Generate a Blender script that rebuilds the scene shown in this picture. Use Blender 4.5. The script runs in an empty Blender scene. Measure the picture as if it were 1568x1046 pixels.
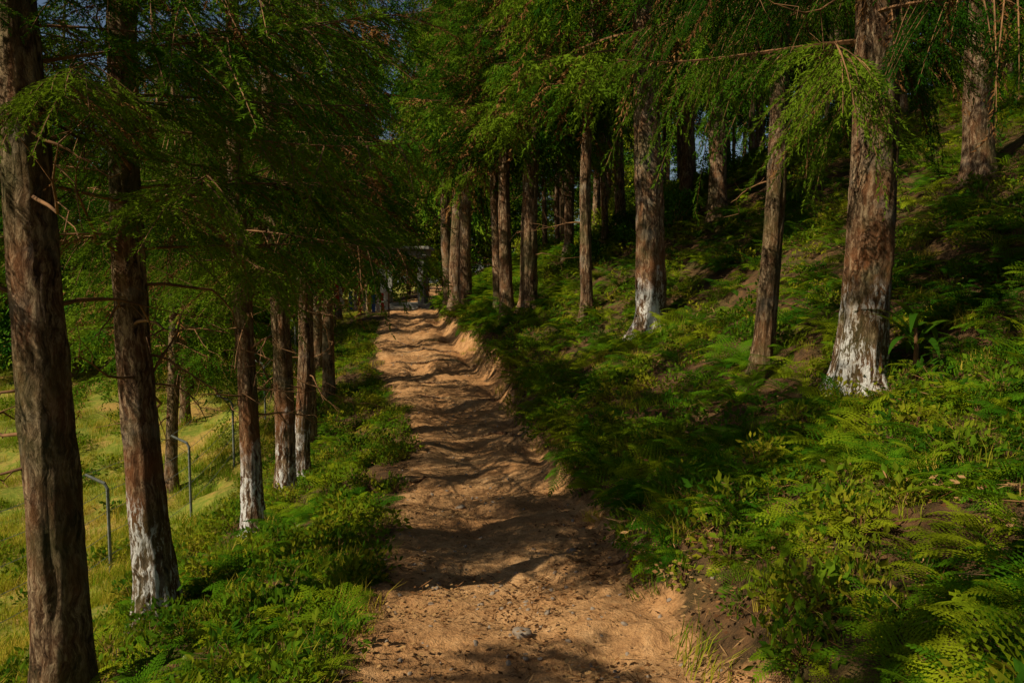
import bpy, math, random
import numpy as np
from mathutils import Vector

rng = np.random.default_rng(11)
random.seed(5)
scene = bpy.context.scene
LAT = rng.random((32, 32, 32))

def vn(x, y, z=0.0):
    x, y, z = np.broadcast_arrays(np.asarray(x, float), np.asarray(y, float), np.asarray(z, float))
    xi = np.floor(x); yi = np.floor(y); zi = np.floor(z)
    fx = x - xi; fy = y - yi; fz = z - zi
    fx = fx*fx*(3-2*fx); fy = fy*fy*(3-2*fy); fz = fz*fz*(3-2*fz)
    a = xi.astype(int) % 32; b = yi.astype(int) % 32; c = zi.astype(int) % 32
    a1 = (a+1) % 32; b1 = (b+1) % 32; c1 = (c+1) % 32
    def l(p, q, t): return p + (q-p)*t
    return l(l(l(LAT[a, b, c], LAT[a1, b, c], fx), l(LAT[a, b1, c], LAT[a1, b1, c], fx), fy),
             l(l(LAT[a, b, c1], LAT[a1, b, c1], fx), l(LAT[a, b1, c1], LAT[a1, b1, c1], fx), fy), fz)

def fbm(x, y, z=0.0, o=4):
    s = 0; a = .5; t = 0
    x = np.asarray(x, float); y = np.asarray(y, float); z = np.asarray(z, float)
    for i in range(o):
        s = s + a*vn(x+i*7.3, y+i*3.1, z); t += a; a *= .5
        x = x*2.03; y = y*2.03; z = z*2.03
    return s/t

# ------------------------------------------------------------------ terrain
YT = np.arange(-80, 260, .1)
def smooth_tab(X, Y, sig):
    v = np.interp(YT, X, Y)
    k = np.exp(-.5*(np.arange(-40, 41)*.1/sig)**2); k /= k.sum()
    return np.convolve(np.pad(v, 40, mode='edge'), k, 'valid')
YP = [-80, -10, 0, 3.3, 6.5, 10, 13.6, 16.6, 23, 32, 40, 48, 80, 260]
ZT = smooth_tab(YP, [.8, .2, .05, -.08, -.38, -.60, -.48, -.10, .12, .26, .05, 0, .6, 1], .9)
CT = smooth_tab(YP, [.3, .15, .12, .07, -.18, -.50, -1.1, -2.0, -3.0, -3.95, -4.9, -5.4, -7, -12], .9)
def pz(y): return np.interp(y, YT, ZT)
def cx(y): return np.interp(y, YT, CT)
LX = np.array([0, .35, .8, 1.4, 2.2, 3.4, 5, 8, 15, 40, 250.])
LZ = np.array([0, .03, .12, .33, .75, 1.25, 1.5, 1.8, 2.1, 2.4, 3.])
def ss(t):
    t = np.clip(t, 0, 1); return t*t*(3-2*t)
def halfw(y, side):
    base = np.interp(y, [0, 3, 5, 11, 14, 18, 24, 30], [.76, .76, .68, .70, .86, .90, .88, .85]) if side == 1 else np.interp(y, [0, 11, 15, 30], [.70, .70, .88, .88])
    return base + .28*(fbm(y*.9+side*17.7, 3.3, o=3)-.5)
def H(x, y):
    x = np.asarray(x, float); y = np.asarray(y, float)
    s = x-cx(y)
    base = pz(y)
    r = np.maximum(s-halfw(y, 1), 0)
    l = np.maximum(-s-halfw(y, 2), 0)
    k = np.interp(y, [0, 5, 8, 12, 16, 40], [.24, .27, .42, .50, .54, .46])
    rise = .24*ss(r/.4) + k*r + .014*np.minimum(r, 9)**2
    hm = np.interp(y, [0, 15, 30, 60], [7.5, 7.2, 5.6, 4.6])
    rise = hm*np.tanh(rise/hm)*1.02
    drop = np.interp(l, LX, LZ)*np.interp(y, [0, 15, 26, 60], [1, 1, .72, .6])
    off = np.clip((np.abs(s)-.6)/.8, 0, 1)
    n = (fbm(x*.8, y*.8, 1.5, 3)-.5)*.36*off + (fbm(x*3, y*3, 9, 3)-.5)*.14*off
    inp = 1-np.clip((np.abs(s)-.65)/.4, 0, 1)
    nn = (fbm(x*1.7, y*2.6, 4, 4)-.5)*.17*inp + (fbm(x*7, y*10, 7, 3)-.5)*.06*inp
    ridge = np.abs(vn(x*.9+y*.25, y*1.5, 12.5)-.5)*2
    nn = nn + .10*(1-ridge)**4*inp*np.interp(y, [0, 8, 12, 16, 24, 30], [.6, .9, 1.3, 1.7, 1.3, .5])
    nn = nn - .07*np.exp(-((s+.05)/.32)**2)
    return base + rise - drop + n + nn

def h1(x, y): return float(H(np.array([x]), np.array([y]))[0])

def mesh_from(name, V, F, mats=(), midx=None, smooth=False):
    me = bpy.data.meshes.new(name)
    V = np.asarray(V, np.float32); F = np.asarray(F, np.int32)
    me.vertices.add(len(V)); me.vertices.foreach_set('co', V.ravel())
    if len(F):
        k = F.shape[1]
        me.loops.add(F.size); me.loops.foreach_set('vertex_index', F.ravel())
        me.polygons.add(len(F))
        me.polygons.foreach_set('loop_start', np.arange(0, F.size, k, dtype=np.int32))
        me.polygons.foreach_set('loop_total', np.full(len(F), k, np.int32))
        if midx is not None:
            me.polygons.foreach_set('material_index', np.asarray(midx, np.int32))
        me.polygons.foreach_set('use_smooth', np.full(len(F), smooth, bool))
    for m in mats: me.materials.append(m)
    me.update(calc_edges=True)
    return me

def add_obj(name, me, parent=None, loc=(0, 0, 0)):
    o = bpy.data.objects.new(name, me)
    scene.collection.objects.link(o)
    o.location = loc
    if parent: o.parent = parent
    return o

# ------------------------------------------------------------------ materials
class NT:
    def __init__(s, name):
        s.m = bpy.data.materials.new(name); s.m.use_nodes = True
        s.t = s.m.node_tree; s.t.nodes.clear()
        s.out = s.t.nodes.new('ShaderNodeOutputMaterial')
    def n(s, typ, ins=None, **kw):
        nd = s.t.nodes.new(typ)
        for k, v in kw.items(): setattr(nd, k, v)
        for k, v in (ins or {}).items():
            if isinstance(v, bpy.types.NodeSocket): s.t.links.new(v, nd.inputs[k])
            else: nd.inputs[k].default_value = v
        return nd
    def noise(s, vec, scale, detail=4, rough=.6):
        return s.n('ShaderNodeTexNoise', {'Vector': vec, 'Scale': scale, 'Detail': detail, 'Roughness': rough}).outputs['Fac']
    def ramp(s, fac, stops):
        r = s.n('ShaderNodeValToRGB', {'Fac': fac}); e = r.color_ramp.elements
        while len(e) < len(stops): e.new(.5)
        for i, (p, c) in enumerate(stops):
            e[i].position = p
            e[i].color = (c, c, c, 1) if isinstance(c, (int, float)) else (*c, 1)
        return r.outputs['Color']
    def mix(s, f, a, b, mode='MIX'):
        nd = s.n('ShaderNodeMix', data_type='RGBA', blend_type=mode)
        for i, v in ((0, f), (6, a), (7, b)):
            if isinstance(v, bpy.types.NodeSocket): s.t.links.new(v, nd.inputs[i])
            elif i == 0: nd.inputs[i].default_value = v
            else: nd.inputs[i].default_value = (*v, 1)
        return nd.outputs[2]
    def math(s, op, a, b=0.0):
        return s.n('ShaderNodeMath', {0: a, 1: b}, operation=op).outputs[0]
    def surf(s, sh): s.t.links.new(sh, s.out.inputs['Surface'])
    def pr(s, col, rough=.85, bump=None, bs=.5, bd=.02, spec=.25):
        ins = {'Base Color': col, 'Roughness': rough, 'Specular IOR Level': spec}
        if bump is not None:
            b = s.n('ShaderNodeBump', {'Height': bump, 'Strength': bs, 'Distance': bd})
            ins['Normal'] = b.outputs[0]
        p = s.n('ShaderNodeBsdfPrincipled', ins)
        s.surf(p.outputs[0]); return p

def leaf_mat(name, cols, trans=.35, tcol=(.16, .22, .02), nscale=.6, rnd=.5, attr=False):
    s = NT(name)
    g = s.n('ShaderNodeNewGeometry').outputs['Position']
    if attr: oi = s.n('ShaderNodeAttribute', attribute_name='rnd').outputs['Fac']
    else: oi = s.n('ShaderNodeObjectInfo').outputs['Random']
    nz = s.noise(g, nscale, 1)
    f = s.math('ADD', s.math('MULTIPLY', oi, rnd), nz)
    f = s.math('SUBTRACT', f, rnd*.5)
    n = len(cols)
    c = s.ramp(f, [(.28+.44*i/(n-1), cols[i]) for i in range(n)])
    d = s.n('ShaderNodeBsdfDiffuse', {'Color': c})
    last = d
    if trans > 0:
        t = s.n('ShaderNodeBsdfTranslucent', {'Color': s.mix(.5, c, tcol)})
        last = s.n('ShaderNodeMixShader', {0: trans, 1: d.outputs[0], 2: t.outputs[0]})
    s.surf(last.outputs[0]); return s.m

M_needle = leaf_mat('cedar_needles', [(.016, .060, .005), (.050, .13, .008), (.135, .21, .012)], .28, (.22, .32, .010), .5, .6, True)
M_needle_far = leaf_mat('cedar_needles_far', [(.016, .060, .005), (.050, .13, .008), (.135, .21, .012)], 0, nscale=.5, rnd=.6, attr=True)
M_brown = leaf_mat('dead_needles', [(.12, .05, .018), (.24, .12, .04)], 0, nscale=.6, attr=True)
M_fern = leaf_mat('fern_leaf', [(.030, .105, .005), (.090, .20, .007), (.24, .29, .010)], .30, (.34, .40, .010), .9)
M_weed = leaf_mat('weed_leaf', [(.030, .09, .006), (.10, .18, .009), (.25, .24, .015)], .30, (.32, .34, .010), 1.3)
M_grass = leaf_mat('grass_blade', [(.10, .19, .008), (.23, .28, .014), (.48, .36, .05)], .35, (.48, .46, .02), .5, .6)
M_bush = leaf_mat('bush_leaf', [(.022, .08, .005), (.085, .17, .008), (.24, .28, .014)], 0, nscale=.35)
M_litter = leaf_mat('dry_leaf', [(.10, .045, .018), (.24, .11, .04), (.38, .22, .09)], 0, nscale=3., rnd=1.)

def bark(name, paint):
    s = NT(name)
    tc = s.n('ShaderNodeTexCoord').outputs['Object']
    oi = s.n('ShaderNodeObjectInfo').outputs['Random']
    cmb = s.n('ShaderNodeCombineXYZ', {0: s.math('MULTIPLY', oi, 9.), 1: oi, 2: s.math('MULTIPLY', oi, 31.)})
    tc2 = s.n('ShaderNodeVectorMath', {0: tc, 1: cmb.outputs[0]}, operation='ADD').outputs[0]
    wob = s.n('ShaderNodeTexNoise', {'Vector': tc2, 'Scale': 7., 'Detail': 3}).outputs['Color']
    tc3 = s.n('ShaderNodeVectorMath', {0: wob, 1: (.10, .10, .3)}, operation='MULTIPLY').outputs[0]
    tc3 = s.n('ShaderNodeVectorMath', {0: tc2, 1: tc3}, operation='ADD').outputs[0]
    mp = s.n('ShaderNodeMapping', {'Vector': tc3, 'Scale': (34, 34, 5.)}).outputs[0]
    mp2 = s.n('ShaderNodeMapping', {'Vector': tc2, 'Scale': (9, 9, 3.4)}).outputs[0]
    f1 = s.noise(mp, 1., 7, .72)
    f2 = s.noise(mp2, 1., 4, .6)
    hgt = s.math('ADD', s.math('MULTIPLY', f1, 1.), s.math('MULTIPLY', f2, .6))
    col = s.ramp(f1, [(.38, (.032, .018, .010)), (.49, (.16, .092, .050)), (.61, (.48, .34, .20))])
    red = s.mix(.5, col, (.25, .10, .038))
    col = s.mix(s.ramp(f2, [(.46, 0.), (.62, 1.)]), col, red)
    col = s.mix(s.ramp(s.noise(tc2, 3.3, 4), [(.56, 0.), (.68, .5)]), col, (.30, .26, .20))
    moss = s.ramp(s.noise(tc2, 1.7, 5), [(.48, 0.), (.66, .6)])
    col = s.mix(moss, col, (.075, .085, .025))
    if paint:
        z = s.n('ShaderNodeSeparateXYZ', {0: tc}).outputs[2]
        n1 = s.noise(tc2, 4., 4, .6)
        lim = s.math('SUBTRACT', s.math('ADD', s.math('MULTIPLY', n1, 1.4), .20), z)
        m = s.ramp(s.math('MULTIPLY', lim, 2.), [(0.1, 0.), (.7, 1.)])
        patch = s.ramp(s.math('ADD', s.math('MULTIPLY', f1, .8), s.math('MULTIPLY', s.noise(mp2, .5, 5, .75), .75)), [(.76, 0.), (.83, .95)])
        m = s.math('MULTIPLY', m, patch)
        z2 = s.math('MULTIPLY', s.ramp(s.math('MULTIPLY', s.math('ABSOLUTE', s.math('SUBTRACT', z, .95)), 2.2), [(.1, .7), (.9, 0.)]), s.ramp(n1, [(.40, 0.), (.6, 1.)]))
        col = s.mix(z2, col, (.28, .10, .035))
        col = s.mix(m, col, (.78, .76, .72))
    s.pr(col, .9, hgt, 1., .05, .12)
    return s.m
M_bark = bark('cedar_bark', False)
M_barkp = bark('cedar_bark_whitewashed', True)

s = NT('twig_wood')
g = s.n('ShaderNodeNewGeometry').outputs['Position']
s.pr(s.ramp(s.noise(g, 9., 2), [(.3, (.10, .05, .022)), (.7, (.32, .16, .065))]), .85)
M_twig = s.m

s = NT('forest_ground')
g = s.n('ShaderNodeNewGeometry').outputs['Position']
pf = s.n('ShaderNodeAttribute', attribute_name='pathf').outputs['Fac']
mf = s.n('ShaderNodeAttribute', attribute_name='meadow').outputs['Fac']
na = s.noise(g, 1.1, 5); nb = s.noise(g, 9., 6, .7); nc = s.noise(g, 45., 5, .7); nd_ = s.noise(g, 160., 3, .7)
dirt = s.ramp(nb, [(.3, (.20, .10, .042)), (.5, (.52, .285, .12)), (.72, (.74, .45, .215))])
dirt = s.mix(s.ramp(na, [(.38, 0.), (.62, .65)]), dirt, (.46, .215, .078))
dirt = s.mix(s.ramp(nc, [(.52, 0.), (.66, .6)]), dirt, (.16, .08, .038))
dirt = s.mix(s.ramp(nd_, [(.58, 0.), (.68, .4)]), dirt, (.66, .45, .26))
fl = s.ramp(nb, [(.3, (.03, .02, .010)), (.5, (.09, .05, .022)), (.7, (.20, .10, .04))])
fl = s.mix(s.ramp(na, [(.50, 0.), (.66, .5)]), fl, (.05, .07, .012))
fl = s.mix(s.ramp(nd_, [(.55, 0.), (.64, .6)]), fl, (.26, .14, .06))
md = s.ramp(nb, [(.3, (.10, .14, .016)), (.5, (.20, .23, .025)), (.7, (.40, .28, .06))])
md = s.mix(s.ramp(na, [(.48, 0.), (.62, .7)]), md, (.48, .26, .08))
c = s.mix(mf, fl, md)
pfe = s.ramp(s.math('ADD', pf, s.math('MULTIPLY', s.math('SUBTRACT', nb, .5), .8)), [(.35, 0.), (.65, 1.)])
c = s.mix(pfe, c, dirt)
hh = s.math('ADD', s.math('MULTIPLY', nb, 1.), s.math('ADD', s.math('MULTIPLY', nc, .35), s.math('MULTIPLY', nd_, .08)))
s.pr(c, .92, hh, .8, .06, .15)
M_ground = s.m

def simple(name, c1, c2, scale=8., rough=.8, bump=.3, metal=0.):
    s = NT(name)
    tc = s.n('ShaderNodeTexCoord').outputs['Object']
    f = s.noise(tc, scale, 5, .65)
    p = s.pr(s.ramp(f, [(.3, c1), (.7, c2)]), rough, f, bump, .02)
    p.inputs['Metallic'].default_value = metal
    return s.m
M_stone = simple('weathered_stone', (.14, .14, .12), (.38, .36, .31), 3.)
M_rock = simple('path_rock', (.16, .12, .09), (.36, .29, .22), 14.)
M_steel = simple('painted_steel', (.09, .10, .085), (.20, .21, .18), 20., .6)
M_flags = [simple('flag_'+n, tuple(v*.7 for v in c), c, 12., .8, .05) for n, c in
           (('red', (.6, .05, .04)), ('white', (.8, .8, .77)), ('yellow', (.75, .5, .05)), ('blue', (.05, .14, .5)), ('white_red', (.7, .6, .55)))]

# ------------------------------------------------------------------ ground mesh
def grow(a, b, st, f):
    out = [a]
    while out[-1] < b:
        out.append(out[-1]+st); st *= f
    return out
sp = list(np.arange(-1.2, 1.2001, .035))
sr = grow(1.2, 230, .05, 1.035)[1:]
sl = [-v for v in sr][::-1]
S = np.array(sl+sp+sr)
Yb = [-v for v in grow(0, 75, .15, 1.06)[1:]][::-1]
Y = np.array(Yb + grow(0, 250, .035, 1.0072))
SS, YY = np.meshgrid(S, Y)
XX = SS+cx(YY)
ZZ = H(XX.ravel(), YY.ravel()).reshape(XX.shape)
V = np.stack([XX, YY, ZZ], -1).reshape(-1, 3)
ns, ny = len(S), len(Y)
idx = np.arange(ns*ny).reshape(ny, ns)
Q = np.stack([idx[:-1, :-1], idx[:-1, 1:], idx[1:, 1:], idx[1:, :-1]], -1)
sc = .5*(S[:-1]+S[1:])
yc = .5*(Y[:-1]+Y[1:])
pm = (np.abs(sc)[None, :] < 1.15) & (yc[:, None] > -60) & (yc[:, None] < 60)
wR = halfw(YY, 1)+np.interp(YY, [0, 12, 15, 22, 30], [.10, .12, .35, .3, .1]); wL = halfw(YY, 2)+.03
w = np.where(SS > 0, wR, wL)
pathf = np.clip(.5-(np.abs(SS)-w)/.35 + (fbm(XX*3, YY*3, 2, 3)-.5)*.8, 0, 1)
meadow = np.clip((-SS-2.4)/1.2, 0, 1)
def sub(name, mask):
    F = Q[mask].reshape(-1, 4)
    u, inv = np.unique(F.ravel(), return_inverse=True)
    me = mesh_from(name, V[u], inv.reshape(-1, 4), [M_ground], smooth=True)
    for an, arr in (('pathf', pathf), ('meadow', meadow)):
        a = me.attributes.new(an, 'FLOAT', 'POINT'); a.data.foreach_set('value', arr.ravel()[u].astype(np.float32))
    return add_obj(name, me)
sub('ground', ~pm)
sub('dirt_path', pm)

# ------------------------------------------------------------------ builders
class B:
    def __init__(s): s.V = []; s.F = []; s.M = []; s.n = 0
    def add(s, V, F, m=0):
        V = np.asarray(V, float); F = np.asarray(F, int)
        s.V.append(V); s.F.append(F+s.n); s.M.append(np.full(len(F), m)); s.n += len(V)
    def tube(s, P, R, sides=5, m=0):
        P = np.asarray(P, float); n = len(P)
        T = np.gradient(P, axis=0); T /= np.linalg.norm(T, axis=1)[:, None]+1e-9
        up = np.tile([0, 0, 1.], (n, 1)); bad = np.abs(T[:, 2]) > .9; up[bad] = [1., 0, 0]
        A = np.cross(T, up); A /= np.linalg.norm(A, axis=1)[:, None]; C = np.cross(T, A)
        th = np.linspace(0, 2*np.pi, sides, endpoint=False)
        V = P[:, None]+np.asarray(R)[:, None, None]*(A[:, None]*np.cos(th)[None, :, None]+C[:, None]*np.sin(th)[None, :, None])
        i = np.arange(n*sides).reshape(n, sides); j = np.roll(i, -1, 1)
        a, b, c, d = i[:-1], j[:-1], j[1:], i[1:]
        F = np.concatenate([np.stack([a, b, c], -1).reshape(-1, 3), np.stack([a, c, d], -1).reshape(-1, 3)])
        s.add(V.reshape(-1, 3), F, m)
    def box(s, c, sz, m=0):
        c = np.array(c); h = np.array(sz)/2.
        v = np.array([[x, y, z] for x in (-1, 1) for y in (-1, 1) for z in (-1, 1)])*h+c
        q = [(0, 1, 3, 2), (4, 6, 7, 5), (0, 4, 5, 1), (2, 3, 7, 6), (0, 2, 6, 4), (1, 5, 7, 3)]
        s.add(v, [t for a, b, cc, d in q for t in ((a, b, cc), (a, cc, d))], m)
    def data(s): return np.concatenate(s.V), np.concatenate(s.F), np.concatenate(s.M)
    def mesh(s, name, mats, smooth=False):
        V, F, M = s.data()
        return mesh_from(name, V, F, mats, M, smooth)

def unit(v): return v/(np.linalg.norm(v, axis=-1, keepdims=True)+1e-9)

def needles(b, P, D, L, n, nl, nw, m):
    P = np.repeat(P, n, 0); D = np.repeat(unit(D), n, 0); L = np.repeat(L, n)
    N = len(P)
    t = np.tile(np.linspace(.02, 1, n), N//n)+rng.uniform(-.04, .04, N)
    base = P+D*(t*L)[:, None]; base[:, 2] -= (t*t*L)*.22
    rad = unit(np.cross(D, rng.normal(size=(N, 3))))
    dr = unit(D*.95+rad*.6)
    ln = nl*(1.1-.4*t)*rng.uniform(.7, 1.2, N)
    wv = unit(np.cross(dr, rng.normal(size=(N, 3))))*nw*.5
    V = np.stack([base-wv, base+wv, base+dr*ln[:, None]], 1).reshape(-1, 3)
    b.add(V, np.arange(3*N).reshape(-1, 3), m)

def branch_data(lod, dead=.06):
    b = B(); L = 1.9; ntw = 32
    t = np.linspace(0, 1, 12)
    w = rng.uniform(-.2, .2)
    dr = rng.uniform(.25, .80)
    X = np.stack([L*t, w*np.sin(t*4+rng.uniform(0, 3))*.8*t, .25*t-dr*t**1.7+.2*t**4], -1)
    b.tube(X, .016*(1-t)+.003, 4 if lod == 0 else 3, 0)
    PP = []; DD = []; LL = []; MM = []
    for k in range(ntw):
        tt = .16+.84*(k+rng.uniform(0, .8))/ntw
        p = np.array([np.interp(tt, t, X[:, c]) for c in range(3)])
        side = 1 if k % 2 else -1
        ang = rng.uniform(.35, 1.3)
        tl = (.68*(1-.5*tt)*(.45+min(tt*2.2, 1)*.55))*rng.uniform(.7, 1.3)
        d = np.array([math.cos(ang), side*math.sin(ang), rng.uniform(-1.3, .10)])
        sag = rng.uniform(.3, .7)
        u = np.linspace(0, 1, 5)
        q = p+np.outer(u*tl, d); q[:, 2] -= sag*tl*u**2
        if lod == 0: b.tube(q, .005*(1-u)+.0015, 3, 0)
        nb = max(3, int(tl/(.028, .042, .060)[lod]))
        mm = 2 if rng.random() < dead else 1
        for j in range(nb):
            a = (j+.6)/nb
            pp = p+d*tl*a; pp = pp-np.array([0, 0, sag*tl*a*a])
            e = unit(np.cross(d, [0, 0, 1.]))*(1 if j % 2 else -1)
            dd = unit(d)*rng.uniform(.6, 1.1)+e*rng.uniform(.3, .8)+np.array([0, 0, rng.uniform(-1.3, 0)])
            PP.append(pp); DD.append(dd); LL.append(rng.uniform(.08, .22)*(1.2-.5*a)); MM.append(mm)
    PP = np.array(PP); DD = np.array(DD); LL = np.array(LL); MM = np.array(MM)
    for m in (1, 2):
        k = MM == m
        if k.any():
            n, nl, nw = ((14, .042, .011), (5, .090, .028), (2, .17, .065))[lod]
            needles(b, PP[k], DD[k], LL[k], n, nl, nw, m)
    return b.data()

def make_coll(name, meshes):
    c = bpy.data.collections.new(name)
    for i, me in enumerate(meshes):
        o = bpy.data.objects.new('%s_%02d' % (name, i), me); c.objects.link(o)
    return c

def scatter_group(coll):
    ng = bpy.data.node_groups.new('scatter_'+coll.name, 'GeometryNodeTree')
    ng.interface.new_socket('Geometry', in_out='INPUT', socket_type='NodeSocketGeometry')
    ng.interface.new_socket('Geometry', in_out='OUTPUT', socket_type='NodeSocketGeometry')
    N = ng.nodes; Lk = ng.links
    gi = N.new('NodeGroupInput'); go = N.new('NodeGroupOutput')
    ci = N.new('GeometryNodeCollectionInfo'); ci.inputs['Collection'].default_value = coll
    ci.inputs['Separate Children'].default_value = True; ci.inputs['Reset Children'].default_value = True
    ip = N.new('GeometryNodeInstanceOnPoints'); ip.inputs['Pick Instance'].default_value = True
    def na(nm, ty):
        a = N.new('GeometryNodeInputNamedAttribute'); a.data_type = ty; a.inputs['Name'].default_value = nm
        return a.outputs['Attribute']
    er = N.new('FunctionNodeEulerToRotation')
    Lk.new(na('rot', 'FLOAT_VECTOR'), er.inputs[0])
    Lk.new(gi.outputs[0], ip.inputs['Points']); Lk.new(ci.outputs[0], ip.inputs['Instance'])
    Lk.new(na('idx', 'INT'), ip.inputs['Instance Index'])
    Lk.new(er.outputs[0], ip.inputs['Rotation']); Lk.new(na('scl', 'FLOAT'), ip.inputs['Scale'])
    Lk.new(ip.outputs[0], go.inputs[0])
    return ng

def scatter(name, P, R, Sc, I, ng, parent=None):
    me = mesh_from(name, P, np.zeros((0, 3)))
    a = me.attributes.new('rot', 'FLOAT_VECTOR', 'POINT'); a.data.foreach_set('vector', np.asarray(R, np.float32).ravel())
    a = me.attributes.new('scl', 'FLOAT', 'POINT'); a.data.foreach_set('value', np.asarray(Sc, np.float32))
    a = me.attributes.new('idx', 'INT', 'POINT'); a.data.foreach_set('value', np.asarray(I, np.int32))
    o = add_obj(name, me, parent)
    m = o.modifiers.new('scatter', 'NODES'); m.node_group = ng
    return o

CROWN_H = 9.5
def crown_mesh(bd, per_m, gap, low_full, nm):
    n = int(CROWN_H*per_m)
    zz = CROWN_H*(np.arange(n)+rng.uniform(-.4, .4, n))/n
    az = np.arange(n)*2.399+rng.uniform(-.5, .5, n)
    f = np.clip(zz/CROWN_H, 0, 1)
    o = rng.uniform(0, 20)
    keep = (zz < low_full) | (fbm(zz*.75+o, np.cos(az)*.9+o, np.sin(az)*.9, 2) > gap)
    Vs = []; Fs = []; Ms = []; Rs = []; nv = 0
    for z, a, ff, k in zip(zz, az, f, keep):
        if not k: continue
        V, F, M = bd[rng.integers(0, len(bd))]
        s_ = (1.0-.70*ff**1.1)*rng.uniform(.7, 1.15)
        el = rng.uniform(-.2, .25)+.30*ff
        ro = rng.uniform(-.25, .25)
        x, y, zc = V[:, 0]*s_, V[:, 1]*s_, V[:, 2]*s_
        y, zc = y*math.cos(ro)-zc*math.sin(ro), y*math.sin(ro)+zc*math.cos(ro)
        x, zc = x*math.cos(el)-zc*math.sin(el), x*math.sin(el)+zc*math.cos(el)
        x, y = x*math.cos(a)-y*math.sin(a), x*math.sin(a)+y*math.cos(a)
        Vs.append(np.stack([x, y, zc+z], -1)); Fs.append(F+nv); Ms.append(M); Rs.append(np.full(len(V), rng.random())); nv += len(V)
    me = mesh_from('crown', np.concatenate(Vs), np.concatenate(Fs), [M_twig, nm, M_brown], np.concatenate(Ms))
    at = me.attributes.new('rnd', 'FLOAT', 'POINT'); at.data.foreach_set('value', np.concatenate(Rs).astype(np.float32))
    return me
BD = [[branch_data(l, .12 if l == 1 else .06) for i in range(7)] for l in range(3)]
CR0 = [crown_mesh(BD[0], 8.5, .55, 2.3, M_needle) for i in range(4)]
CR1 = [crown_mesh(BD[1], 9.0, .45, 5., M_needle) for i in range(4)]
CRT = [crown_mesh(BD[1], 8.5, .56, 2.7, M_needle) for i in range(3)]
CR2 = [crown_mesh(BD[2], 9.0, .38, 7., M_needle_far) for i in range(5)]
CRG = [crown_mesh(BD[1], 7.0, .53, 1.0, M_needle) for i in range(3)]

def trunk_mesh(diam, height, lean, seed, sides, dz, mat, dead, deadr=(1.0, 4.0)):
    b = B(); r0 = diam/2
    nz = int(height/dz)
    z = np.linspace(-.25, height, nz)
    t = np.clip(z/height, 0, 1)
    rad = r0*(1-.82*t**1.1)+r0*.4*np.exp(-np.maximum(z, -.1)/.16)
    th = np.linspace(0, 2*np.pi, sides, endpoint=False)
    TH, Zg = np.meshgrid(th, z)
    cxn = lean[0]*z+ .06*np.sin(z*.75+seed); cyn = lean[1]*z+.06*np.cos(z*.7+seed*2)
    cxn -= cxn[0]; cyn -= cyn[0]
    n = fbm(np.cos(TH)*2.6+seed*3.3, np.sin(TH)*2.6+seed, Zg*1.3, 4)-.5
    n2 = fbm(np.cos(TH)*9+seed, np.sin(TH)*9, Zg*3.5+seed, 3)-.5
    lobes = .12*np.cos(TH*5+seed)*np.exp(-np.maximum(Zg, 0)/.25)
    R = rad[:, None]*(1+.34*n+.28*n2+lobes)
    V = np.stack([cxn[:, None]+R*np.cos(TH), cyn[:, None]+R*np.sin(TH), Zg], -1).reshape(-1, 3)
    i = np.arange(nz*sides).reshape(nz, sides); j = np.roll(i, -1, 1)
    a, bb, c, d = i[:-1], j[:-1], j[1:], i[1:]
    F = np.concatenate([np.stack([a, bb, c], -1).reshape(-1, 3), np.stack([a, c, d], -1).reshape(-1, 3)])
    b.add(V, F, 0)
    for k in range(dead):
        zz = rng.uniform(*deadr); az = rng.uniform(0, 6.28); L = rng.uniform(.3, 1.2)
        p0 = np.array([np.interp(zz, z, cxn), np.interp(zz, z, cyn), zz])
        pts = [p0]; d0 = np.array([math.cos(az), math.sin(az), rng.uniform(-.3, .5)])
        q = p0+d0*r0*.4
        for u in range(7):
            d0 = unit(d0+rng.normal(size=3)*.26+np.array([0, 0, -.04])); q = q+d0*L/7; pts.append(q)
            if u > 0 and rng.random() < .8:
                e = unit(d0+rng.normal(size=3)*.8); l2 = L*rng.uniform(.15, .45)
                b.tube([q, q+e*l2*.5, q+unit(e+rng.normal(size=3)*.4)*l2], [.004, .003, .0015], 3, 1)
        b.tube(pts, np.linspace(.008*(1+L*.5), .0025, len(pts)), 5, 1)
    return b.mesh('trunk', [mat, M_twig], smooth=True), (z, cxn, cyn)

def cedar(x, y, diam, clear=2.2, lean=(0, 0), paint=False, dead=8, spread=1., near=False, deadr=None, kind=None, zs=1.):
    seed = rng.uniform(0, 30)
    height = clear+CROWN_H*zs+.3
    me, (z, cxn, cyn) = trunk_mesh(diam, height, lean, seed, 44 if near else 14, .04 if near else .3,
                                   M_barkp if paint else M_bark, dead, deadr or (.9, clear+2.))
    o = add_obj('cedar_tree', me, None, (x, y, h1(x, y)-.02))
    kinds = kind or CR1
    c = add_obj('crown', kinds[rng.integers(0, len(kinds))], o, (float(np.interp(clear+2, z, cxn)), float(np.interp(clear+2, z, cyn)), clear))
    c.scale = (spread, spread, zs); c.rotation_euler = (0, 0, rng.uniform(0, 6.28))
    return o

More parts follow.
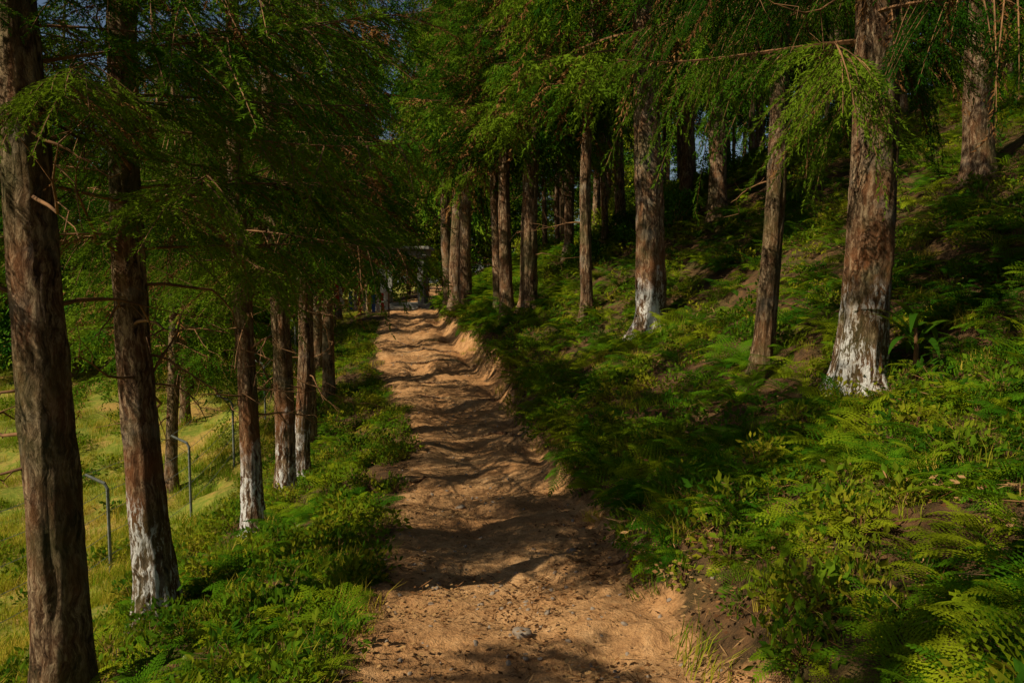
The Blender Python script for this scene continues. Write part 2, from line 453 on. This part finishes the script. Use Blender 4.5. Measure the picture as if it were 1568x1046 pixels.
# ---- left row
cedar(-2.17, 3.7, .265, 2.85, (.0, 0), False, 10, .8, True, (1.0, 3.5), CR0, .5)
cedar(-2.23, 4.9, .235, 2.35, (-.01, 0), True, 18, .9, True, (1.2, 3.6), CR0, .55)
cedar(-2.35, 7.1, .19, 2.45, (0, 0), True, 18, .92, True, None, CR0, .6)
cedar(-2.58, 8.9, .22, 2.75, (.0, 0), True, 18, .85, True, None, CR0, .65)
cedar(-2.70, 10.0, .20, 2.9, (.0, 0), True, 18, .80, True, None, CRT, .7)
cedar(-3.0, 11.6, .22, 3.0, (.0, 0), False, 16, .78, True, None, CRT, .75)
cedar(-3.3, 14.2, .22, 3.3, (0, 0), False, 10, .72, False, None, CRT, .8)
cedar(-4.2, 17.0, .24, 3.8, (0, 0), False, 6, .72, False, (1.2, 3.0), CRT, .85)
cedar(-5.3, 20.5, .26, 4.0, (0, 0), False, 6, .78, False, (1.2, 3.0), CRT, .95)
cedar(-6.8, 25.5, .28, 3.8, (0, 0), False, 6, .85, False, None, CRT, 1.)
for (x, y) in ((-5.5, 12.6), (-6.8, 16.4), (-8.0, 19.5), (-7.8, 22.6), (-9.6, 20.8), (-9.4, 24.4)):
    cedar(x, y, .20, 2.0 if y < 17 else 1.5, (0, 0), False, 12, .95 if y < 17 else 1.05, False, None, CRT if y < 17 else CR1, .75)
cedar(-7.2, 33., .28, 4.4, (0, 0), False, 3, 1.3, False, None, CR1, 1.9)
cedar(-8.0, 44.5, .28, 5.0, (0, 0), False, 2, 1.6, False, None, CR2, 2.0)
cedar(-3.7, 45.0, .28, 4.6, (0, 0), False, 2, 1.6, False, None, CR2, 2.0)
cedar(-6.2, 58., .30, 5.0, (0, 0), False, 4, 2.0, False, None, CR2, 2.4)
# behind the camera (they throw the foreground shade)
for (x, y) in ((-2.4, .5), (-2.1, -1.6), (-1.9, -3.8), (-2.1, -6), (-2.3, -9)):
    cedar(x, y, .28, 2.6, (0, 0), False, 2, .85 if y > 0 else .95, False, None, CR0 if y > 0 else CRT, .6)
for (x, y) in ((3.5, 3.3), (2.6, -1.8), (4.6, .4), (2.4, -5)):
    cedar(x, y, .36, 2.6 if y > 3 else 3.2, (0, 0), False, 2, 1., False, None, CR0 if y > 3 else CRG, .75)
# ---- right trees
cedar(2.80, 6.4, .37, 2.35, (-.012, 0), True, 4, .95, True, (2.2, 4), CR0)
cedar(2.50, 8.0, .20, 3.3, (.022, 0), False, 4, .8, True, None, CR0, .8)
cedar(2.07, 12.0, .44, 3.7, (0, 0), True, 4, 1.1, True)
cedar(1.38, 14.5, .22, 3.8, (.01, 0), False, 4, 1.1, True)
cedar(.37, 16.5, .36, 3.5, (0, 0), False, 6, 1.15, True)
cedar(-.08, 16.9, .28, 3.5, (0, 0), False, 6, 1.1)
cedar(-.30, 18.2, .22, 3.4, (0, 0), False, 6, 1.05)
for (x, y, d) in ((-1.30, 22.8, .36), (-1.75, 24.5, .38), (-2.1, 26.5, .34), (-1.7, 29., .34)):
    cedar(x, y, d, 4.2, (0, 0), False, 3, .9, False, (1.5, 3.5), None, 1.3)
cedar(4.05, 15.8, .36, 3.9, (0, 0), False, 5, 1.)
cedar(6.25, 10.8, .38, 4.4, (0, 0), False, 4, 1., False, None, CRT)
cedar(2.75, 20.2, .28, 4.0, (0, 0), False, 4, 1.)
cedar(1.45, 20.8, .26, 4.0, (0, 0), False, 4, 1.)
cedar(7.6, 16.0, .30, 4.0, (0, 0), False, 4, 1.)

# ---- background forest trees
placed = []
def bg(n, xr, yr, mind, clear, cond, spread=.95, dia=(.18, .34)):
    c = 0; tries = 0
    while c < n and tries < n*60:
        tries += 1
        x = rng.uniform(*xr); y = rng.uniform(*yr)
        if not cond(x, y): continue
        if any((x-a)**2+(y-b)**2 < mind**2 for a, b in placed): continue
        placed.append((x, y)); c += 1
        cedar(x, y, rng.uniform(*dia), rng.uniform(*clear), (rng.uniform(-.02, .02), 0), False, 3, spread, False, None, CR1 if y < 22 else CR2, rng.uniform(.85, 1.1))
bg(46, (2.0, 30), (17.5, 50), 1.9, (3.6, 5.2), lambda x, y: x > cx(y)+5.0 and x/y < .85, 1.0)
bg(18, (0, 12), (18, 34), 1.0, (4.2, 5.6), lambda x, y: x > cx(y)+3.6 and x/y < .5, .85, (.12, .20))
bg(8, (7.5, 16), (9, 20), 2.2, (4.0, 5.0), lambda x, y: .6 < x/y < 1.2, 1.)
bg(30, (-32, -6), (21, 48), 2.4, (.5, 1.3), lambda x, y: x < cx(y)-(5.5 if y < 32 else 8) and x/y > -.9 and (y > 26 or x < -9) and not (y > 36 and x > -20), 1.3)
bg(14, (-24, 14), (58, 74), 3.2, (1.0, 3), lambda x, y: abs(x-cx(y)) > 1.5, 1.7)

# ------------------------------------------------------------------ ferns / weeds / grass
def fern_variant():
    b = B()
    nf = rng.integers(6, 9)
    for k in range(nf):
        az = k*6.283/nf+rng.uniform(-.4, .4)
        L = rng.uniform(.24, .44); el = rng.uniform(.5, 1.15)
        n = 15
        t = np.linspace(0, 1, n)
        ang = el-t*rng.uniform(.9, 1.6)
        dx = np.cumsum(np.cos(ang))*L/n; dz = np.cumsum(np.sin(ang))*L/n
        d = np.array([math.cos(az), math.sin(az), 0]); sd = np.array([-d[1], d[0], 0])
        P = np.outer(dx, d)+np.outer(dz, [0, 0, 1.])
        b.tube(P[::2], np.linspace(.003, .001, len(P[::2])), 3, 0)
        T = unit(np.gradient(P, axis=0))
        for i in range(2, n):
            pl = L*.40*math.sin(math.pi*(.12+.88*(1-(t[i]-.1)/.9))*.62)*rng.uniform(.85, 1.1)*(1.12-t[i])**.5
            for sg in (-1, 1):
                pd = unit(sd*sg+T[i]*.5+np.array([0, 0, -.12-rng.uniform(0, .15)]))
                m = 4
                u = (np.arange(m)+.3)/m
                c = P[i]+np.outer(u*pl, pd)
                lw = .013*(1.1-u)+.003
                V = []
                for s2 in (-1, 1):
                    tip = c+(T[i]*s2*lw[:, None]*1.1)+pd*lw[:, None]*.8
                    V.append(np.stack([c-pd*.004, c+pd*.011, tip], 1).reshape(-1, 3))
                V = np.concatenate(V)
                b.add(V, np.arange(len(V)).reshape(-1, 3), 0)
    return b.mesh('fern', [M_fern])

def leaf_cloud(n, rad, size, mat, zmul=.6, lift=.5, name='leaves', stems=True, aspect=.5):
    b = B()
    P = unit(rng.normal(size=(n, 3)))*(rng.uniform(.25, 1, n)**.6)[:, None]*rad
    P *= (.7+.6*vn(P[:, 0]*3/rad+5, P[:, 1]*3/rad+9, P[:, 2]*3/rad+2))[:, None]
    P[:, 2] = P[:, 2]*zmul+rad*zmul*lift
    D = unit(P*.6/rad+rng.normal(size=(n, 3))*.6+np.array([0, 0, .2]))
    W = unit(np.cross(D, rng.normal(size=(n, 3))))
    Nn = np.cross(D, W)
    s = size*rng.uniform(.6, 1.25, n)[:, None]
    V = np.stack([P, P+D*s*.5+W*s*aspect*.5+Nn*s*.06, P+D*s, P+D*s*.5-W*s*aspect*.5+Nn*s*.06], 1).reshape(-1, 3)
    i = np.arange(n)*4
    F = np.concatenate([np.stack([i, i+1, i+2], -1), np.stack([i, i+2, i+3], -1)])
    b.add(V, F, 0)
    if stems:
        for k in range(0, n, max(1, n//14)):
            b.tube([[0, 0, 0], P[k]*.5+[0, 0, .02], P[k]], [.004*rad*4, .003*rad*4, .001*rad*4], 3, 1)
    return b.mesh(name, [mat, M_twig])

def grass_variant(n=70, rad=.2, hgt=.20):
    b = B()
    a = rng.uniform(0, 6.28, n); r = rad*np.sqrt(rng.random(n))
    P = np.stack([r*np.cos(a), r*np.sin(a), np.full(n, -.02)], -1)
    az = rng.uniform(0, 6.28, n); h = hgt*rng.uniform(.35, 1.2, n); be = h*rng.uniform(.1, .9, n)
    D = np.stack([np.cos(az), np.sin(az), 0*az], -1); W = np.stack([-np.sin(az), np.cos(az), 0*az], -1)*.0032
    Vs = []
    for t, wm in ((0, 1), (.5, .85), (1., .0)):
        c = P+D*(be*t*t)[:, None]; c[:, 2] += h*t*(1-.2*t)
        Vs += [c-W*wm, c+W*wm]
    V = np.stack(Vs, 1).reshape(-1, 3); i = np.arange(n)*6
    F = np.concatenate([np.stack([i, i+1, i+3], -1), np.stack([i, i+3, i+2], -1), np.stack([i+2, i+3, i+5], -1)])
    b.add(V, F, 0)
    return b.mesh('grass', [M_grass])

def litter_variant():
    b = B(); n = 14
    P = np.stack([rng.uniform(-.14, .14, n), rng.uniform(-.14, .14, n), rng.uniform(.002, .015, n)], -1)
    az = rng.uniform(0, 6.28, n)
    D = np.stack([np.cos(az), np.sin(az), rng.uniform(-.2, .35, n)], -1); W = np.stack([-np.sin(az), np.cos(az), rng.uniform(-.3, .3, n)], -1)
    long_ = rng.random(n) < .55
    s = np.where(long_, rng.uniform(.04, .10, n), rng.uniform(.015, .035, n))[:, None]; w = np.where(long_, .0025, .010)[:, None]
    V = np.stack([P, P+D*s*.5+W*w, P+D*s, P+D*s*.5-W*w], 1).reshape(-1, 3); i = np.arange(n)*4
    b.add(V, np.concatenate([np.stack([i, i+1, i+2], -1), np.stack([i, i+2, i+3], -1)]), 0)
    return b.mesh('litter', [M_litter])

def rock_variant(sz=1.):
    bm_ = __import__('bmesh').new(); __import__('bmesh').ops.create_icosphere(bm_, subdivisions=3, radius=1)
    V = np.array([v.co[:] for v in bm_.verts]); F = np.array([[v.index for v in f.verts] for f in bm_.faces]); bm_.free()
    o = rng.uniform(0, 20)
    V = V*(.65+.7*fbm(V[:, 0]*1.3+o, V[:, 1]*1.3+o, V[:, 2]*1.3, 4))[:, None]*np.array([1, .75, .5])*sz
    return mesh_from('rock', V, F, [M_rock], smooth=True)

G_fern = scatter_group(make_coll('fern_kinds', [fern_variant() for i in range(6)]))
G_weed = scatter_group(make_coll('weed_kinds', [leaf_cloud(90, .16, .055, M_weed, .8, .6, 'weed') for i in range(4)]))
G_grass = scatter_group(make_coll('grass_kinds', [grass_variant() for i in range(5)]))
G_lit = scatter_group(make_coll('litter_kinds', [litter_variant() for i in range(4)]))
G_bush = scatter_group(make_coll('bush_kinds', [leaf_cloud(1300, .8, .10, M_bush, .8, .8, 'bush') for i in range(4)]))
G_rock = scatter_group(make_coll('rock_kinds', [rock_variant() for i in range(5)]))

def near_y(n, y0, y1, c=5.):
    u = rng.random(n); a = math.log(y0+c); b_ = math.log(y1+c)
    return np.exp(a+u*(b_-a))-c

def place(name, ng, nk, n, yr, sfun, scale, thr=0., nsc=.8, tilt=.25, dz=0., c=5., far_gain=0.):
    y = near_y(n, yr[0], yr[1], c); s = sfun(n, y)
    x = s+cx(y)
    keep = (fbm(x*nsc+11, y*nsc+5, 3.3, 3) > thr+rng.uniform(-.06, .06, n)) & (x*x+(y)**2 > 1.3**2)
    keep &= (np.abs(x)/np.maximum(y, .1) < 1.05) | (y < 3)
    x = x[keep]; y = y[keep]; m = len(x)
    z = H(x, y)+dz
    R = np.stack([rng.uniform(-tilt, tilt, m), rng.uniform(-tilt, tilt, m), rng.uniform(0, 6.28, m)], -1)
    sc = rng.uniform(scale[0], scale[1], m)*(1+far_gain*y/30)
    return scatter(name, np.stack([x, y, z], -1), R, sc, rng.integers(0, nk, m), ng)

def right(a, b, p=1.):
    return lambda n, y: halfw(y, 1)+a*np.interp(y, [0, 12, 15, 22, 30], [1, 1, 2.0, 1.8, 1])+(b-a)*rng.random(n)**p
def left(a, b):
    return lambda n, y: -(halfw(y, 2)+a+(b-a)*rng.random(n))
place('fern_undergrowth', G_fern, 6, 5800, (0, 36), right(.2, 11, 1.15), (.45, .95), .37, .9, .35, -.01, 8, far_gain=.9)
place('fern_patch', G_fern, 6, 650, (1.3, 6), right(.2, 3.6), (.35, .72), .30, .9, .35, -.01, 3)
place('fern_bank', G_fern, 6, 1100, (1.2, 24), left(.12, 1.9), (.4, .85), .36, 1.1, .35, -.01)
place('weed_undergrowth', G_weed, 4, 3000, (0, 34), right(.12, 10, 1.2), (.4, 1.0), .40, 1.3, .4, 0, 6, far_gain=.5)
place('weed_bank', G_weed, 4, 1500, (.8, 26), left(.08, 2.6), (.35, 1.0), .36, 1.4, .4)
place('grass_bank', G_grass, 5, 1100, (.8, 30), left(.05, 2.5), (.5, 1.0), .42, 1.3, .3, 0)
place('grass_verge', G_grass, 5, 1000, (.8, 30), right(.05, 6, 1.5), (.5, 1.0), .48, 1.5, .3, 0)
place('meadow_grass', G_grass, 5, 7000, (3, 50), lambda n, y: -(2.9+(1+y*.85)*rng.random(n)), (.4, .95), .35, .8, .3, 0, 8., far_gain=.9)
place('meadow_weeds', G_weed, 4, 1800, (3, 40), lambda n, y: -(2.6+(1+y*.8)*rng.random(n)), (.4, 1.1), .48, .7, .3, -.03, 8., far_gain=.9)
place('leaf_litter', G_lit, 4, 3000, (1.2, 30), lambda n, y: rng.normal(size=n)*1.0+.35, (.6, 1.3), .36, 1.2, .1, .0)
place('slope_litter', G_lit, 4, 3000, (1.2, 26), right(.1, 9), (.8, 1.8), .3, 1.2, .3, .0)
place('path_gravel', G_rock, 5, 1200, (1.5, 30), lambda n, y: rng.normal(size=n)*.5, (.004, .020), .36, 1.2, 1., .0)

def bushes(name, pts, sr):
    pts = np.array(pts); n = len(pts)
    z = H(pts[:, 0], pts[:, 1])+pts[:, 2]
    scatter(name, np.stack([pts[:, 0], pts[:, 1], z], -1), np.stack([rng.uniform(-.4, .4, n), rng.uniform(-.4, .4, n), rng.uniform(0, 6.28, n)], -1),
            rng.uniform(*sr, n), rng.integers(0, 4, n), G_bush)
L = []
for k in range(230):
    y = rng.uniform(23, 46); x = cx(y)-rng.uniform(5.2, 32)
    if x/y < -.95: continue
    if y < 25 and x > -8: continue
    L.append((x, y, rng.uniform(-.2, .5+max(0, (y-24)*.12))))
bushes('woodland_shrubs', L, (.7, 1.5))
L = [(cx(50)+rng.uniform(-18, 14), rng.uniform(50, 60), rng.uniform(0, 7.5)) for k in range(210)]
bushes('distant_foliage', L, (1.0, 2.2))
L = []
for k in range(130):
    y = rng.uniform(16, 48); x = cx(y)+rng.uniform(3.5, 22)
    L.append((x, y, rng.uniform(-.3, .1)))
bushes('hillside_shrubs', L, (.25, .8))

# strap-leaved plant beside the whitewashed tree
b = B()
for k in range(15):
    az = rng.uniform(0, 6.28); L_ = rng.uniform(.35, .65); el = rng.uniform(.5, 1.3); n = 9
    t = np.linspace(0, 1, n); ang = el-t*rng.uniform(1., 1.9)
    dx = np.cumsum(np.cos(ang))*L_/n; dzv = np.cumsum(np.sin(ang))*L_/n
    d = np.array([math.cos(az), math.sin(az), 0]); sd = np.array([-d[1], d[0], 0])
    P = np.outer(dx, d); P[:, 2] = dzv+.25*(k/15)
    w = .028*np.sin(np.pi*(t*.9+.08))+.002
    V = np.concatenate([P-sd*w[:, None], P+sd*w[:, None]+[0, 0, .004]])
    i = np.arange(n-1)
    b.add(V, np.concatenate([np.stack([i, i+1, i+n+1], -1), np.stack([i, i+n+1, i+n], -1)]), 0)
b.tube([[0, 0, -.4], [0.01, 0, .1], [0, 0.01, .28]], [.02, .018, .01], 6, 1)
o = add_obj('strap_leaf_plant', b.mesh('strap_leaf_plant', [M_weed, M_twig], True)); o.location = (3.1, 6.1, h1(3.1, 6.1)+.16)

for (x, y, sz) in ((.05, 3.75, .05), (-.45, 6.9, .04), (.4, 5.2, .035)):
    o = add_obj('path_stone', rock_variant(sz)); o.location = (x, y, h1(x, y)+sz*.15)

# roots crossing the path
b = B()
for (y0, s0, s1) in ((10.6, .9, -.3), (13.2, 1.1, -.6), (14.6, 1.1, -.9), (15.8, 1.0, -1.0), (17.2, .9, -.9), (19.2, .9, -.8), (4.6, 1.1, .4), (7.6, -1.1, -.5)):
    t = np.linspace(0, 1, 26); s_ = s0+(s1-s0)*t; y = y0+.5*(fbm(t*3+y0, t*0+y0, 1.1, 3)-.5)+.25*t
    x = s_+cx(y); z = H(x, y)+.005+.02*np.sin(t*9+y0)
    b.tube(np.stack([x, y, z], -1), .032*(1-t*.75), 7, 0)
add_obj('tree_roots', b.mesh('tree_roots', [M_bark], True))

# wire fence with cranked steel posts
b = B(); prev = None
for yy, x in ((4.7, -4.6), (6.7, -4.55), (8.7, -4.5), (10.7, -4.40), (12.7, -4.5), (14.7, -4.6), (16.7, -4.8), (18.7, -5.1)):
    z = h1(x, yy)
    P = [[x, yy, z-.2], [x, yy, z+1.0], [x-.03, yy, z+1.06], [x-.24, yy, z+1.16]]
    b.tube(P, [.018, .018, .018, .015], 6, 0)
    cur = [np.array([x, yy, z+q]) for q in (.25, .5, .75, .98)]+[np.array([x-.24, yy, z+1.16])]
    if prev:
        for p, q in zip(prev, cur):
            t = np.linspace(0, 1, 7)[:, None]; W = p*(1-t)+q*t; W[:, 2] -= .04*np.sin(np.pi*t[:, 0])
            b.tube(W, np.full(7, .0035), 3, 0)
    prev = cur
add_obj('wire_fence', b.mesh('wire_fence', [M_steel], False))

# stone gate / small pavilion at the end of the path
gx_, gy_ = -5.1, 38.0; gz = h1(gx_, gy_)+.05
root = bpy.data.objects.new('stone_gate', None); scene.collection.objects.link(root); root.location = (gx_, gy_, gz)
def part(name, boxes):
    b = B()
    for c, s_ in boxes: b.box(c, s_)
    o = add_obj(name, b.mesh(name, [M_stone]), root)
    bv = o.modifiers.new('bevel', 'BEVEL'); bv.width = .025; bv.segments = 2
part('plinth', [((0, 0, .02), (2.6, 2.2, .44)), ((0, -1.3, -.04), (1.6, .4, .32))])
part('pillars', [((sx*.86, sy*.8, 1.29), (.30, .30, 2.1)) for sx in (-1, 1) for sy in (-1, 1)])
part('capitals', [((sx*.86, sy*.8, 2.395), (.42, .42, .11)) for sx in (-1, 1) for sy in (-1, 1)])
part('lintel', [((0, 0, 2.59), (2.3, 2.1, .28)), ((0, 0, 2.80), (2.6, 2.4, .14))])
part('low_walls', [((-.86, 0, .52), (.2, 1.3, .56)), ((.86, 0, .52), (.2, 1.3, .56))])

# prayer flags
b = B()
zf = h1(-5.0, 27)
A = np.array([-5.9, 26.5, zf+1.25]); C = np.array([-4.25, 27.5, zf+.95])
for (p, q, n, sag) in ((A, C, 12, .25), (A-[0, 0, .38], C-[0, 0, .35], 12, .2)):
    t = np.linspace(0, 1, 25)[:, None]; W = p*(1-t)+q*t; W[:, 2] -= sag*4*t[:, 0]*(1-t[:, 0]); b.tube(W, np.full(25, .006), 3, 5)
    for k in range(n):
        u = (k+.5)/n; c = p*(1-u)+q*u; c = c-np.array([0, 0, sag*4*u*(1-u)])
        wv = unit(q-p)*.065; dn = np.array([rng.uniform(-.03, .03), rng.uniform(-.05, .05), -.28])
        V = [c-wv, c+wv, c+wv*.95+dn*.5+[0, .02, 0], c-wv*.95+dn*.5+[0, .02, 0], c+wv*.9+dn, c-wv*.9+dn]
        b.add(V, [(0, 1, 2), (0, 2, 3), (3, 2, 4), (3, 4, 5)], k % 5)
for p in (A, C):
    b.tube([[p[0], p[1], zf-.3], [p[0], p[1], p[2]+.1]], [.03, .025], 6, 5)
add_obj('prayer_flags', b.mesh('prayer_flags', M_flags+[M_twig]))

# ------------------------------------------------------------------ light, sky, camera
sd = Vector((.86, .51, -.86)).normalized()
el = math.asin(-sd.z); az = math.atan2(-sd.x, -sd.y)
wd = bpy.data.worlds.new('World'); scene.world = wd; wd.use_nodes = True
nt = wd.node_tree; nt.nodes.clear()
sk = nt.nodes.new('ShaderNodeTexSky'); sk.sky_type = 'NISHITA'; sk.sun_disc = False
sk.sun_elevation = el; sk.sun_rotation = az % (2*math.pi)
bgn = nt.nodes.new('ShaderNodeBackground'); bgn.inputs[1].default_value = .055
wo = nt.nodes.new('ShaderNodeOutputWorld')
nt.links.new(sk.outputs[0], bgn.inputs[0]); nt.links.new(bgn.outputs[0], wo.inputs[0])
ld = bpy.data.lights.new('sun', 'SUN'); ld.energy = 5; ld.angle = math.radians(.5); ld.color = (1, .89, .68)
lo = bpy.data.objects.new('sun', ld); scene.collection.objects.link(lo); lo.rotation_euler = sd.to_track_quat('-Z', 'Y').to_euler()
cd = bpy.data.cameras.new('camera'); cd.lens = 28; cd.sensor_width = 36; cd.clip_end = 1000; cd.clip_start = .05
co = bpy.data.objects.new('camera', cd); scene.collection.objects.link(co)
co.location = (0, 0, 1.6); co.rotation_euler = (math.radians(90-4.6), 0, 0)
scene.camera = co
scene.view_settings.view_transform = 'Standard'; scene.view_settings.look = 'None'
scene.view_settings.exposure = 0
